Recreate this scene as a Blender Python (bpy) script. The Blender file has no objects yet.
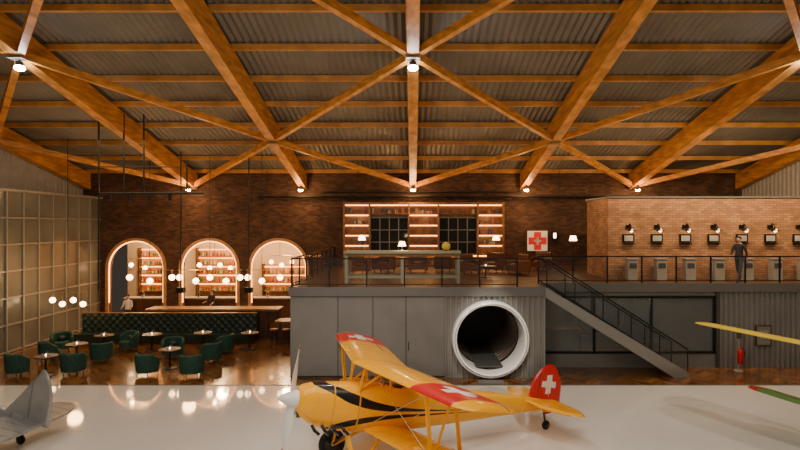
import bpy, math, random
from math import sin, cos, pi, radians, sqrt
from mathutils import Vector, Matrix, Euler
random.seed(4)
F=533.0; CZ=5.5
def P(px,py,d): return Vector(((px-413)*d/F, d, CZ+(225-py)*d/F))
def PF(px,py):
    d=F*CZ/(py-225); return Vector(((px-413)*d/F,d,0))
# ---------------------------------------------------------------- materials
MATS={}
def mat(name,col,rough=.5,metal=0,em=None,es=0,alpha=1,trans=0,noise=0,nscale=3,coat=0,bump=0,stretch=None,spec=None):
    if name in MATS: return MATS[name]
    m=bpy.data.materials.new(name); m.use_nodes=True; nt=m.node_tree; b=nt.nodes['Principled BSDF']
    b.inputs['Base Color'].default_value=(*col,1); b.inputs['Roughness'].default_value=rough
    b.inputs['Metallic'].default_value=metal; b.inputs['Alpha'].default_value=alpha
    b.inputs['Transmission Weight'].default_value=trans; b.inputs['Coat Weight'].default_value=coat
    if spec is not None: b.inputs['Specular IOR Level'].default_value=spec
    if em: b.inputs['Emission Color'].default_value=(*em,1); b.inputs['Emission Strength'].default_value=es
    if noise or bump:
        tc=nt.nodes.new('ShaderNodeTexCoord'); mp=nt.nodes.new('ShaderNodeMapping'); n=nt.nodes.new('ShaderNodeTexNoise')
        nt.links.new(tc.outputs['Object'],mp.inputs[0]); nt.links.new(mp.outputs[0],n.inputs['Vector'])
        if stretch: mp.inputs['Scale'].default_value=stretch
        n.inputs['Scale'].default_value=nscale; n.inputs['Detail'].default_value=4
        if noise:
            r=nt.nodes.new('ShaderNodeMix'); r.data_type='RGBA'
            r.inputs[6].default_value=(*[c*(1-noise) for c in col],1); r.inputs[7].default_value=(*[min(1,c*(1+noise)) for c in col],1)
            cr=nt.nodes.new('ShaderNodeMapRange'); cr.inputs[1].default_value=.3; cr.inputs[2].default_value=.7
            nt.links.new(n.outputs['Fac'],cr.inputs[0]); nt.links.new(cr.outputs[0],r.inputs[0]); nt.links.new(r.outputs[2],b.inputs['Base Color'])
        if bump:
            bp=nt.nodes.new('ShaderNodeBump'); bp.inputs['Strength'].default_value=bump
            nt.links.new(n.outputs['Fac'],bp.inputs['Height']); nt.links.new(bp.outputs[0],b.inputs['Normal'])
    MATS[name]=m; return m
def brickmat(name,c1,c2,mortar,bw=.30,bh=.10,rough=.85):
    m=bpy.data.materials.new(name); m.use_nodes=True; nt=m.node_tree; b=nt.nodes['Principled BSDF']
    g=nt.nodes.new('ShaderNodeTexCoord'); s=nt.nodes.new('ShaderNodeSeparateXYZ'); a=nt.nodes.new('ShaderNodeMath'); c=nt.nodes.new('ShaderNodeCombineXYZ')
    nt.links.new(g.outputs['Object'],s.inputs[0]); nt.links.new(s.outputs[0],a.inputs[0]); nt.links.new(s.outputs[1],a.inputs[1])
    nt.links.new(a.outputs[0],c.inputs[0]); nt.links.new(s.outputs[2],c.inputs[1])
    t=nt.nodes.new('ShaderNodeTexBrick'); nt.links.new(c.outputs[0],t.inputs['Vector'])
    t.inputs['Color1'].default_value=(*c1,1); t.inputs['Color2'].default_value=(*c2,1); t.inputs['Mortar'].default_value=(*mortar,1)
    t.inputs['Scale'].default_value=1; t.inputs['Brick Width'].default_value=bw; t.inputs['Row Height'].default_value=bh; t.inputs['Mortar Size'].default_value=.01
    n=nt.nodes.new('ShaderNodeTexNoise'); n.inputs['Scale'].default_value=1.3; n.inputs['Detail'].default_value=6; nt.links.new(c.outputs[0],n.inputs['Vector'])
    mx=nt.nodes.new('ShaderNodeMix'); mx.data_type='RGBA'; mx.blend_type='MULTIPLY'; mx.inputs[0].default_value=.5
    nt.links.new(t.outputs['Color'],mx.inputs[6])
    mr=nt.nodes.new('ShaderNodeMapRange'); mr.inputs[1].default_value=.3; mr.inputs[2].default_value=.7; mr.inputs[3].default_value=.4; mr.inputs[4].default_value=1.3
    nt.links.new(n.outputs['Fac'],mr.inputs[0]); nt.links.new(mr.outputs[0],mx.inputs[7]); nt.links.new(mx.outputs[2],b.inputs['Base Color'])
    bp=nt.nodes.new('ShaderNodeBump'); bp.inputs['Strength'].default_value=.5; bp.inputs['Distance'].default_value=.02
    nt.links.new(t.outputs['Fac'],bp.inputs['Height']); bp.invert=True; nt.links.new(bp.outputs[0],b.inputs['Normal'])
    b.inputs['Roughness'].default_value=rough; MATS[name]=m; return m
def woodfloor():
    m=bpy.data.materials.new('herringbone_parquet'); m.use_nodes=True; nt=m.node_tree; b=nt.nodes['Principled BSDF']
    L=nt.links.new; N=nt.nodes.new
    g=N('ShaderNodeTexCoord'); s=N('ShaderNodeSeparateXYZ'); L(g.outputs['Object'],s.inputs[0])
    def M(op,a,bv=None):
        q=N('ShaderNodeMath'); q.operation=op
        if isinstance(a,(int,float)): q.inputs[0].default_value=a
        else: L(a,q.inputs[0])
        if bv is not None:
            if isinstance(bv,(int,float)): q.inputs[1].default_value=bv
            else: L(bv,q.inputs[1])
        return q.outputs[0]
    pp=M('PINGPONG',s.outputs[0],.55); v=M('ADD',s.outputs[1],pp)
    row=M('FLOOR',M('DIVIDE',v,.16)); colm=M('FLOOR',M('DIVIDE',s.outputs[0],.55))
    c=N('ShaderNodeCombineXYZ'); L(row,c.inputs[0]); L(colm,c.inputs[1])
    w=N('ShaderNodeTexWhiteNoise'); L(c.outputs[0],w.inputs['Vector'])
    r=N('ShaderNodeValToRGB'); r.color_ramp.elements[0].color=(.08,.03,.008,1); r.color_ramp.elements[1].color=(.28,.12,.035,1)
    L(w.outputs['Value'],r.inputs[0]); L(r.outputs[0],b.inputs['Base Color']); b.inputs['Roughness'].default_value=.18
    b.inputs['Coat Weight'].default_value=.3
    return m
def stripemat(name,base,dark,stripes,xa,xb,za,zb,rough=.28,coat=.3):
    """paint scheme: each stripe = (top edge curve, bottom edge curve) given as [(x,z)...] in object metres"""
    m=bpy.data.materials.new(name); m.use_nodes=True; nt=m.node_tree; b=nt.nodes['Principled BSDF']; L=nt.links.new; N=nt.nodes.new
    g=N('ShaderNodeTexCoord'); s=N('ShaderNodeSeparateXYZ'); L(g.outputs['Object'],s.inputs[0])
    mr=N('ShaderNodeMapRange'); mr.inputs[1].default_value=xa; mr.inputs[2].default_value=xb; L(s.outputs[0],mr.inputs[0])
    mz=N('ShaderNodeMapRange'); mz.inputs[1].default_value=za; mz.inputs[2].default_value=zb; L(s.outputs[2],mz.inputs[0])
    def curve(pts):
        c=N('ShaderNodeFloatCurve'); cv=c.mapping.curves[0]; q=[((x-xa)/(xb-xa),(z-za)/(zb-za)) for x,z in pts]
        cv.points[0].location=q[0]; cv.points[1].location=q[-1]
        for a in q[1:-1]: cv.points.new(*a)
        c.mapping.update(); L(mr.outputs[0],c.inputs[1]); return c.outputs[0]
    def M(op,a,bv):
        q=N('ShaderNodeMath'); q.operation=op
        for i,t in enumerate((a,bv)):
            if isinstance(t,(int,float)): q.inputs[i].default_value=t
            else: L(t,q.inputs[i])
        return q.outputs[0]
    tot=0
    for top,bot in stripes:
        a=M('MULTIPLY',M('LESS_THAN',mz.outputs[0],curve(top)),M('GREATER_THAN',mz.outputs[0],curve(bot)))
        a=M('MULTIPLY',a,M('MULTIPLY',M('GREATER_THAN',s.outputs[0],top[0][0]),M('LESS_THAN',s.outputs[0],top[-1][0])))
        tot=M('MAXIMUM',tot,a)
    mx=N('ShaderNodeMix'); mx.data_type='RGBA'; mx.inputs[6].default_value=(*base,1); mx.inputs[7].default_value=(*dark,1); L(tot,mx.inputs[0]); L(mx.outputs[2],b.inputs['Base Color'])
    b.inputs['Roughness'].default_value=rough; b.inputs['Coat Weight'].default_value=coat; b.inputs['Specular IOR Level'].default_value=.3; return m
# ---------------------------------------------------------------- mesh builder
class MB:
    def __init__(s): s.v=[];s.f=[];s.m=[];s.mats=[]
    def mi(s,m):
        if m not in s.mats: s.mats.append(m)
        return s.mats.index(m)
    def add(s,vs,fs,m):
        o=len(s.v); s.v+= [tuple(v) for v in vs]; k=s.mi(m) if not isinstance(m,list) else None
        for i,f in enumerate(fs):
            s.f.append([o+a for a in f]); s.m.append(k if k is not None else s.mi(m[i]))
    def box(s,c,d,m,R=None):
        c=Vector(c); vs=[]
        for x in(-.5,.5):
            for y in(-.5,.5):
                for z in(-.5,.5):
                    q=Vector((x*d[0],y*d[1],z*d[2]))
                    if R: q=R@q
                    vs.append(c+q)
        s.add(vs,[(0,1,3,2),(4,6,7,5),(0,4,5,1),(2,3,7,6),(0,2,6,4),(1,5,7,3)],m)
    def b2(s,a,b,m):
        a=Vector(a);b=Vector(b); s.box((a+b)/2,[abs(b[i]-a[i]) for i in range(3)],m)
    def seg(s,p,q,w,h,m,up=Vector((0,0,1))):
        p=Vector(p);q=Vector(q);d=(q-p); l=d.length; x=d/l; y=up.cross(x)
        if y.length<1e-4: y=Vector((0,1,0)).cross(x)
        y.normalize(); z=x.cross(y); R=Matrix((x,y,z)).transposed(); s.box((p+q)/2,(l,w,h),m,R)
    def cyl(s,p,q,r,m,r2=None,n=12,cap=True):
        p=Vector(p);q=Vector(q);r2=r if r2 is None else r2; x=(q-p).normalized(); a=x.orthogonal().normalized(); b=x.cross(a); vs=[];fs=[]
        for c,rr in((p,r),(q,r2)):
            for i in range(n): t=2*pi*i/n; vs.append(c+a*rr*cos(t)+b*rr*sin(t))
        for i in range(n): j=(i+1)%n; fs.append((i,j,n+j,n+i))
        if cap: fs.append(tuple(range(n))[::-1]); fs.append(tuple(range(n,2*n)))
        s.add(vs,fs,m)
    def tube(s,pts,r,m,n=8):
        for a,b in zip(pts,pts[1:]): s.cyl(a,b,r,m,n=n)
    def sph(s,c,r,m,sc=(1,1,1),u=16,w=10,R=None):
        c=Vector(c); vs=[];fs=[]
        for i in range(w+1):
            t=pi*i/w
            for j in range(u):
                p=2*pi*j/u; q=Vector((r*sc[0]*sin(t)*cos(p),r*sc[1]*sin(t)*sin(p),r*sc[2]*cos(t)))
                if R: q=R@q
                vs.append(c+q)
        for i in range(w):
            for j in range(u):
                k=(j+1)%u; fs.append((i*u+j,(i+1)*u+j,(i+1)*u+k,i*u+k))
        s.add(vs,fs,m)
    def rev(s,prof,c,m,axis=(0,0,1),n=24,a0=0,a1=2*pi):
        c=Vector(c);x=Vector(axis).normalized(); a=x.orthogonal().normalized(); b=x.cross(a); vs=[];fs=[]; full=abs(a1-a0-2*pi)<1e-4
        K=n if full else n+1
        for r,h in prof:
            for i in range(K): t=a0+(a1-a0)*i/n; vs.append(c+x*h+a*r*cos(t)+b*r*sin(t))
        for k in range(len(prof)-1):
            for i in range(n):
                j=(i+1)%K; fs.append((k*K+i,k*K+j,(k+1)*K+j,(k+1)*K+i))
        s.add(vs,fs,m)
    def torus(s,c,R,r,m,axis=(0,0,1),n=32,k=10):
        s.rev([(R+r*cos(2*pi*i/k),r*sin(2*pi*i/k)) for i in range(k+1)],c,m,axis,n)
    def loft(s,rings,m,matfn=None,cap=True):
        n=len(rings[0]); vs=[p for r in rings for p in r]; fs=[];ms=[]
        for k in range(len(rings)-1):
            for i in range(n):
                j=(i+1)%n; f=(k*n+i,k*n+j,(k+1)*n+j,(k+1)*n+i); fs.append(f)
                if matfn:
                    c=sum((Vector(vs[q]) for q in f),Vector())/4; ms.append(matfn(c) or m)
                else: ms.append(m)
        if cap:
            fs.append(tuple(range(n))[::-1]); ms.append(m); fs.append(tuple(range((len(rings)-1)*n,len(rings)*n))); ms.append(m)
        s.add(vs,fs,ms)
    def obj(s,name,loc=(0,0,0),rot=(0,0,0),parent=None,ang=35,flat=False):
        me=bpy.data.meshes.new(name); me.from_pydata(s.v,[],s.f)
        for m in s.mats: me.materials.append(m)
        me.polygons.foreach_set('material_index',s.m)
        import bmesh
        bm=bmesh.new(); bm.from_mesh(me); bmesh.ops.recalc_face_normals(bm,faces=bm.faces); bm.to_mesh(me); bm.free()
        if not flat:
            me.polygons.foreach_set('use_smooth',[True]*len(me.polygons)); me.set_sharp_from_angle(angle=radians(ang))
        me.update(); o=bpy.data.objects.new(name,me); o.location=loc; o.rotation_euler=rot
        bpy.context.scene.collection.objects.link(o)
        if parent: o.parent=parent
        return o
def inst(o,loc,rz=0,name=None):
    c=o.copy(); c.name=name or o.name.split('.')[0]; c.location=loc; c.rotation_euler=(0,0,rz); bpy.context.scene.collection.objects.link(c); return c
def light(kind,name,loc,power,col,rot=(0,0,0),size=.2,size_y=None,spot=None,blend=.5,target=None):
    l=bpy.data.lights.new(name,kind); l.energy=power; l.color=col
    if kind=='AREA':
        l.size=size
        if size_y: l.shape='RECTANGLE'; l.size_y=size_y
    else: l.shadow_soft_size=size
    if spot: l.spot_size=radians(spot); l.spot_blend=blend
    o=bpy.data.objects.new(name,l); o.location=loc; o.rotation_euler=rot
    if target is not None: o.rotation_euler=(Vector(target)-Vector(loc)).to_track_quat('-Z','Y').to_euler()
    bpy.context.scene.collection.objects.link(o); return o
WARM=(1,.54,.21); WARM2=(1,.68,.37); NEUT=(1,.89,.75)
# materials
brick_dark=brickmat('brick_dark',(.15,.068,.036),(.065,.03,.018),(.04,.027,.02))
brick_tan=brickmat('brick_tan',(.56,.29,.14),(.38,.18,.085),(.24,.15,.09))
wood=mat('glulam_timber',(.58,.25,.05),.45,noise=.38,nscale=1.2,stretch=(3,1,6))
wood2=mat('purlin_timber',(.52,.24,.06),.5,noise=.3,nscale=1.5)
wooddark=mat('wood_dark',(.09,.04,.018),.4,noise=.4,nscale=4)
woodmid=mat('wood_mid',(.25,.12,.045),.4,noise=.3,nscale=4)
woodlit=mat('wood_oak',(.5,.26,.11),.45,noise=.2,nscale=4)
sheet=mat('roof_sheet',(.18,.175,.16),.55,.3,noise=.15,nscale=.8)
black=mat('black_steel',(.012,.012,.012),.45,.3)
gsteel=mat('grey_steel',(.18,.175,.165),.45,.3)
gpanel=mat('grey_panel',(.22,.215,.20),.45,noise=.12,nscale=.8)
gpanel2=mat('grey_panel_trim',(.07,.068,.065),.5)
gcorr=mat('corrugated_grey',(.29,.285,.265),.42,.25,noise=.1,nscale=.7)
whitef=mat('white_epoxy_floor',(.84,.81,.76),.06,noise=.03,nscale=.5,coat=.35)
plaster=mat('light_plaster',(.36,.34,.30),.8,noise=.08)
cream=mat('cream_wall',(.62,.48,.32),.7)
frame=mat('frame_grey',(.36,.35,.31),.4,.3)
pane=mat('frosted_pane',(.17,.175,.15),.2,noise=.3,nscale=.5)
darkglass=mat('dark_glass',(.02,.022,.022),.06,coat=.5)
clear=mat('clear_glass',(.9,.95,.95),.02,alpha=.12)
railglass=mat('railing_glass',(.10,.11,.11),.03,alpha=.16)
green=mat('green_velvet',(.018,.07,.05),.75,noise=.3,nscale=8)
green2=mat('dark_green_leather',(.018,.035,.027),.4)
brass=mat('brass',(.55,.35,.13),.3,.9)
globe=mat('globe_glow',(1,.9,.75),.3,em=(1,.64,.33),es=12)
bulb=mat('warm_bulb',(1,.8,.5),.3,em=(1,.6,.24),es=140)
ledw=mat('white_led',(1,1,1),.3,em=(.9,.95,1),es=120)
glow=mat('amber_strip',(1,.5,.2),.4,em=(1,.38,.08),es=10)
AO=(1.0,.45,.0)
orange=mat('aircraft_orange',AO,.2,coat=.3,spec=.3)
orangeR=mat('aircraft_orange_rib',(.84,.34,.0),.3,coat=.3,spec=.3)
red=mat('swiss_red',(.60,.006,.01),.35,coat=.2)
white=mat('white_paint',(.82,.80,.76),.3)
blackp=mat('black_paint',(.012,.012,.014),.25,coat=.4)
yellow=mat('aircraft_yellow',(.88,.66,.02),.35,coat=.3)
greenp=mat('aircraft_green',(.10,.28,.06),.4)
silver=mat('silver_dope',(.42,.42,.41),.33,.55,noise=.08)
silverR=mat('silver_rib',(.28,.28,.27),.4,.5)
rubber=mat('rubber',(.015,.015,.015),.8)
chrome=mat('chrome',(.6,.6,.6),.2,1)
skin=mat('skin_tone',(.55,.30,.2),.55)
# ---------------------------------------------------------------- room
YB=29.6; XL=-17.3; XR=18.3
def zr(y): return 7.44+.24*(YB-y)
m=MB(); m.b2((XL-1,-4,-.2),(XR,18.3,0),whitef); m.b2((XL-1,18.3,-.2),(XR,YB+5,0),woodfloor()); m.obj('floor',flat=True)
m=MB(); m.b2((-17.2,18.27,0.0),(XR-.2,18.33,.012),gsteel); m.obj('trim_1')
ARX=[-15.35,-11.28,-7.45]; AR=1.55; ASP=3.1
def strip_wall(m,x0,x1,dx,z0,z1,hole,y0,y1,mt,yf=None):
    n=max(1,round((x1-x0)/dx)); 
    for i in range(n):
        a=x0+(x1-x0)*i/n; b=x0+(x1-x0)*(i+1)/n; ya=y0+(yf(a) if yf else 0); yb=y0+(yf(b) if yf else 0)
        ha=hole(a);hb=hole(b)
        if ha is None and hb is None: segs=[((z0,z1),(z0,z1))]
        else:
            if ha is None: mid=(hb[0]+hb[1])/2 if hb[0]>z0 else hb[1]; ha=(mid,mid) if hb[0]>z0 else (z0,hb[1])
            if hb is None: mid=(ha[0]+ha[1])/2 if ha[0]>z0 else ha[1]; hb=(mid,mid) if ha[0]>z0 else (z0,ha[1])
            segs=[]
            if ha[0]>z0 or hb[0]>z0: segs.append(((z0,ha[0]),(z0,hb[0])))
            segs.append(((ha[1],z1),(hb[1],z1)))
        for (p,q),(r,s) in segs:
            vs=[(a,ya,p),(b,yb,r),(b,yb,s),(a,ya,q),(a,y1,p),(b,y1,r),(b,y1,s),(a,y1,q)]
            m.add(vs,[(0,1,2,3),(7,6,5,4),(3,2,6,7),(0,4,5,1)],mt)
m=MB()
def arch_hole(cx):
    def h(x):
        d=abs(x-cx)
        if d>AR+1e-6: return None
        return (0,ASP+sqrt(max(0,AR*AR-d*d)))
    return h
ztop=8.5
xs=XL-1
for cx in ARX:
    m.b2((xs,YB,0),(cx-AR,YB+.35,ztop),brick_dark)
    strip_wall(m,cx-AR,cx+AR,.05,0,ztop,arch_hole(cx),YB,YB+.35,brick_dark)
    xs=cx+AR
m.b2((xs,YB,0),(XR,YB+.35,ztop),brick_dark)
m.obj('wall_back',flat=True)
for i_,cx in enumerate(ARX):
    m=MB(); n=28; r0,r1=AR-.03,AR+.13
    rings=[];led=[]
    path=[(1,0,0)]+[(cos(pi*i/n),sin(pi*i/n),1) for i in range(n+1)]+[(-1,0,0)]
    for c,s_,k in path:
        z=ASP if k else 0.0
        rings.append([(cx+c*r0,YB-.10,z+s_*r0),(cx+c*r1,YB-.10,z+s_*r1),(cx+c*r1,YB-.004,z+s_*r1),(cx+c*r0,YB-.004,z+s_*r0)])
        if k: led.append((cx+c*(r0-.03),YB-.02,z+s_*(r0-.03)))
    m.loft(rings,woodlit); m.tube([(led[0][0],YB-.02,1.2)]+led+[(led[-1][0],YB-.02,1.2)],.02,glow,n=6); m.obj('trim_%d'%(11+i_))
m=MB(); m.b2((XL-.15,0,0),(XL-.08,YB,6.95),pane)
y=0.2
while y<YB-.1:
    m.b2((XL-.1,y-.035,0),(XL+.0,y+.035,7),frame); y+=.98
for k in range(7): z=.06+k*1.15; m.b2((XL-.1,0,z-.035),(XL-.02,YB,z+.035),frame)
m.b2((XL-1.1,0,6.95),(XL+.08,YB,7.05),frame)
m.obj('wall_left_glazed')
def corr(m,x0,x1,z0,z1,y,mt,p=.2,a=.03,n=4,plane='y'):
    k=int((x1-x0)/p*n); vs=[];fs=[]
    for i in range(k+1):
        t=x0+(x1-x0)*i/k; o=a*(1 if (i%n) in (0,1) else -1)
        for z in(z0,z1): vs.append((t,y+o,z) if plane=='y' else (y+o,t,z))
    for i in range(k): fs.append((2*i,2*i+2,2*i+3,2*i+1))
    m.add(vs,fs,mt)
m=MB(); corr(m,0,YB,7,14.6,XL-1,plaster,p=.3,plane='x'); m.obj('wall_left_upper',flat=True)
m=MB(); corr(m,0,YB,0,14.6,XR,plaster,p=.3,plane='x'); m.obj('wall_right',flat=True)
m=MB(); k=int(36.6/.24*4); vs=[];fs=[]
for i in range(k+1):
    x=XL-1+(XR-XL+1)*i/k; o=.035*sin(i/4*2*pi)
    for y in(YB+.4,1.0): vs.append((x,y,zr(y)+1.06+o))
for i in range(k): fs.append((2*i,2*i+1,2*i+3,2*i+2))
m.add(vs,fs,sheet); m.obj('ceiling')
def rafter(x):
    m=MB(); w=.36; a,b=29.5,1.5; h=.86
    vs=[]
    for y in(a,b):
        for dx in(-w/2,w/2):
            for dz in(0,h): vs.append((x+dx,y,zr(y)+dz))
    m.add(vs,[(0,1,3,2),(4,6,7,5),(0,4,5,1),(2,3,7,6),(0,2,6,4),(1,5,7,3)],wood); m.obj('roof_rafter')
for x in(-18.0,-12.1,-6.05,0,6.1,12.1,18.0): rafter(x)
y=29.3
while y>1.5:
    m=MB(); m.b2((XL-.95,y-.07,zr(y)+.84),(XR-.05,y+.07,zr(y)+1.04),wood2); m.obj('roof_purlin'); y-=1.98
ND=[29.3,23,16.4,9.8,3.2]; XS=[-18.0,-12.1,-6.05,0,6.1,12.1,18.0]
m=MB()
for i in range(6):
    for j in range(4):
        if (i+j)%2==1: a=(XS[i],ND[j]);b=(XS[i+1],ND[j+1])
        else: a=(XS[i],ND[j+1]);b=(XS[i+1],ND[j])
        m.seg((a[0],a[1],zr(a[1])+.13),(b[0],b[1],zr(b[1])+.13),.2,.24,wood)
for i,x in enumerate(XS):
    for j,y in enumerate(ND):
        if (i+j)%2==1: m.b2((x-.22,y-.25,zr(y)-.03),(x+.22,y+.25,zr(y)+.0),gsteel)
m.obj('roof_cross_bracing')
def downlight(x,y,z,cool=False):
    m=MB(); m.cyl((0,0,.0),(0,0,.16),.11,black,n=16); m.sph((0,0,-.03),.15 if cool else .12,ledw if cool else bulb,sc=(1,1,.6)); m.cyl((0,0,.16),(0,0,.22),.03,black); m.obj('spotlight',(x,y,z))
for x in(-12.1,-6.05,0,6.1,12.1):
    z=zr(28.7)-.25; downlight(x,28.7,z)
    light('POINT','spot_glow',(x,28.3,z-.12),75,WARM,size=.06)
    light('SPOT','wall_wash',(x,28.4,z-.1),90,WARM,spot=80,blend=.9,size=.1,target=(x,29.6,3.5))
for x in(-12.1,0,12.1):
    z=zr(16.4)-.25; downlight(x,16.4,z,True)
    light('SPOT','high_bay',(x,16.4,z-.14),430,NEUT,spot=120,blend=.8,size=.2,target=(x,15.5,0))
m=MB(); m.cyl((-8.5,29.2,7.05),(12.5,29.2,7.05),.06,black); m.cyl((-5,29.3,7.3),(6,29.3,7.3),.04,black)
for x in(-8,-3,3,8): m.cyl((x,29.2,7.05),(x,29.2,8.45),.02,black)
m.obj('wall_conduit')
m=MB(); Y=22
X=lambda px:(px-413)*Y/F
zt=zr(Y)+.8
for px,b in((99,290),(144,193),(124,193)):
    m.cyl((X(px),Y,P(px,b,Y).z),(X(px),Y,zt),.035,black)
m.cyl((X(187),Y,6.8),(X(187),Y,8.2),.035,black)
m.cyl((X(99),Y,6.8),(X(205),Y,6.8),.05,black); m.cyl((X(99),Y,7.9),(X(187),Y,7.9),.02,black)
for px in(110,130,150,170): m.cyl((X(px),Y,6.78),(X(px),Y,6.5),.07,black)
m.obj('suspended_lighting_rail')
m=MB(); Y=26
for px in(181,249): 
    m.cyl(((px-413)*Y/F,Y,P(px,288,Y).z),((px-413)*Y/F,Y,zr(Y)+.8),.03,black)
for px in(181,249): m.box(((px-413)*Y/F,Y,P(px,290,Y).z),(.35,.3,.25),black)
m.obj('hanging_pole')
# ------------------------------------------------ kitchen behind arches
m=MB(); m.b2((XL-1,34.2,0),(-4.6,34.4,5),cream); m.obj('wall_kitchen_back',flat=True)
m=MB(); m.b2((XL-1,YB+.35,5),(-4.6,34.4,5.1),cream); m.obj('ceiling_kitchen',flat=True)
m=MB(); m.b2((-4.8,YB+.35,0),(-4.6,34.2,5),cream); m.obj('wall_kitchen_right',flat=True)
bcols=[mat('bottle_amber',(.5,.2,.03),.15),mat('bottle_green',(.05,.2,.06),.15),mat('bottle_clear',(.6,.6,.55),.1),mat('bottle_red',(.4,.03,.02),.2)]
for si,cx in enumerate((-16.6,-12.2,-8.0)):
    m=MB(); w=3.0 if si else 1.5; H=4.0 if si!=2 else 3.0
    m.b2((cx-w/2,33.5,0),(cx+w/2,34.15,1.1),wooddark); m.b2((cx-w/2,34.08,1.1),(cx+w/2,34.15,H),woodlit)
    for k in range(5 if si!=2 else 3):
        z=1.3+k*.55; m.b2((cx-w/2,33.75,z),(cx+w/2,34.1,z+.04),woodmid); m.b2((cx-w/2,34.0,z+.42),(cx+w/2,34.06,z+.45),glow)
        x=cx-w/2+.15
        while x<cx+w/2-.1:
            h=random.uniform(.22,.34); c=random.choice(bcols); m.cyl((x,33.9,z+.04),(x,33.9,z+.04+h*.65),.045,c,n=8); m.cyl((x,33.9,z+.04+h*.65),(x,33.9,z+.04+h),.018,c,n=6); x+=random.uniform(.12,.26)
    for x in(cx-w/2,cx+w/2): m.b2((x-.04,33.7,0),(x+.04,34.15,H+.05),wooddark)
    m.obj('bottle_shelf')
m=MB(); m.b2((-17,31.4,0),(-6,32.0,1.15),wooddark); m.b2((-17.05,31.3,1.15),(-5.95,32.1,1.22),plaster)
for x in(-16,-14.2,-12.7,-10.2,-8.6,-7): m.cyl((x,31.6,1.22),(x,31.6,1.55),.09,chrome,n=12)
m.obj('kitchen_counter')
for x in(-16,-11.3,-7.5):
    light('POINT','kitchen_light',(x,31.6,4.5),400,(1,.62,.31),size=.3)
    light('POINT','arch_light',(x,30.4,4.6),40,WARM,size=.1)
def chandelier(px,py,d,ws,name='globe_chandelier',top=None,gr=.13):
    m=MB(); z0=.55
    m.cyl((min(ws)-.1,0,z0),(max(ws)+.1,0,z0),.018,brass,n=8); m.cyl((0,0,z0),(0,0,top),.014,black,n=6)
    for i,w in enumerate(ws):
        dz=0 if i%2 else .18; m.cyl((w,0,dz+.12),(w,0,z0),.01,brass,n=6); m.sph((w,0,dz),gr,globe)
    return m.obj(name,P(px,py,d))
for px,py,ws in((150,281,(-1.0,0,1.1)),(210,281,(-1.5,-.7,0,.8,1.5)),(262,281,(-.7,0,.9))):
    p=P(px,py,26.5); chandelier(px,py,26.5,ws,top=zr(26.5)+.8-p.z,gr=.15)
for px,py,ws in((215,268,(-.9,-.3,.3,.9)),(280,265,(-.5,.1,.7)),(140,268,(-.5,.3))):
    p=P(px,py,31); chandelier(px,py,31,ws,'small_globe_pendant',top=5.0-p.z)
p=P(68,304,24.5); chandelier(68,304,24.5,(-.7,-.25,.25,.7),top=zr(24.5)+.8-p.z)  # added chandelier, stands in for warm glows reflected on the glazed wall
light('POINT','dining_glow',(-11,26.2,3.4),110,WARM,size=.3); light('POINT','dining_glow',(-15.2,24,3.2),110,WARM,size=.3)
light('AREA','dining_down',(-11,21,9),220,WARM2,size=6,size_y=3)
# ------------------------------------------------ dining furniture
def tubchair():
    m=MB(); n=26; a0,a1=radians(-20),radians(200)
    rings=[]
    for i in range(n+1):
        t=a0+(a1-a0)*i/n; k=sin((t-a0)/(a1-a0)*pi); h=.64+.2*min(1,k*1.6); ri=.32; ro=.43+.012*abs(sin(i*pi/2))
        c,s=cos(t),sin(t)
        rings.append([(c*ri,s*ri,.2),(c*ro*.92,s*ro*.92,.16),(c*ro,s*ro,h*.7),(c*ro,s*ro,h-.04),(c*(ri+ro)/2,s*(ri+ro)/2,h),(c*(ri+.01),s*(ri+.01),h-.04)])
    m.loft(rings,green)
    m.rev([(0,.18),(.33,.18),(.36,.22),(.35,.24)],(0,0,0),green,n=24)
    m.rev([(.0,.46),(.27,.46),(.31,.43),(.32,.36),(.31,.24),(0,.24)],(0,-.02,0),green,n=24)
    m.sph((0,.13,.56),.17,green2,sc=(1,.35,.7))
    for x in(-.22,.22):
        for y in(-.2,.22): m.cyl((x,y,.2),(x*1.15,y*1.15,0),.022,wooddark,r2=.014,n=8)
    return m
first=None
for px,py,rz in((19,375,160),(51,361,140),(74,374,190),(102,362,210),(148,375,160),(173,358,20),(192,376,190),(211,362,230),(128,351,-30),(224,353,250),(62,352,30)):
    p=PF(px,py); 
    if first is None: first=tubchair().obj('green_tub_chair',p,(0,0,radians(rz)))
    else: inst(first,p,radians(rz))
def rtable(r=.40,h=.74):
    m=MB(); m.rev([(0,h-.04),(r-.02,h-.04),(r,h-.02),(r-.01,h),(0,h)],(0,0,0),wooddark,n=28)
    m.cyl((0,0,.04),(0,0,h-.04),.035,black); m.rev([(0,0),(.26,0),(.25,.025),(.05,.05),(0,.05)],(0,0,0),black,n=24)
    for a in range(3):
        x,y=.24*cos(a*2.1),.24*sin(a*2.1); m.cyl((x,y,h),(x,y,h+.012),.08,plaster,n=16); m.cyl((x*.3,y*.6,h),(x*.3,y*.6,h+.12),.03,clear,r2=.035,n=10)
    m.cyl((0,0,h),(0,0,h+.06),.02,globe,n=10)
    return m
ft=None
for px,py in((46,376),(77,362),(170,368),(104,352),(152,351),(203,349),(250,349)):
    p=PF(px,py)
    if ft is None: ft=rtable().obj('bistro_table',p)
    else: inst(ft,p)
m=MB(); x0,x1=-15.6,-7.4; yb=25.3
m.b2((x0,yb-.75,0),(x1,yb,.14),wooddark); m.b2((x0,yb-.8,.14),(x1,yb-.1,.46),green2)
nx=int((x1-x0)/.06); nz=14; vs=[];fs=[]
for i in range(nx+1):
    for j in range(nz+1):
        x=x0+(x1-x0)*i/nx; z=.44+.85*j/nz; u=x/.34; v=(z)/.34
        b=abs(sin(pi*(u+v)/1)*sin(pi*(u-v)/1))**.5*.09; vs.append((x,yb-.12-b,z))
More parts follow.
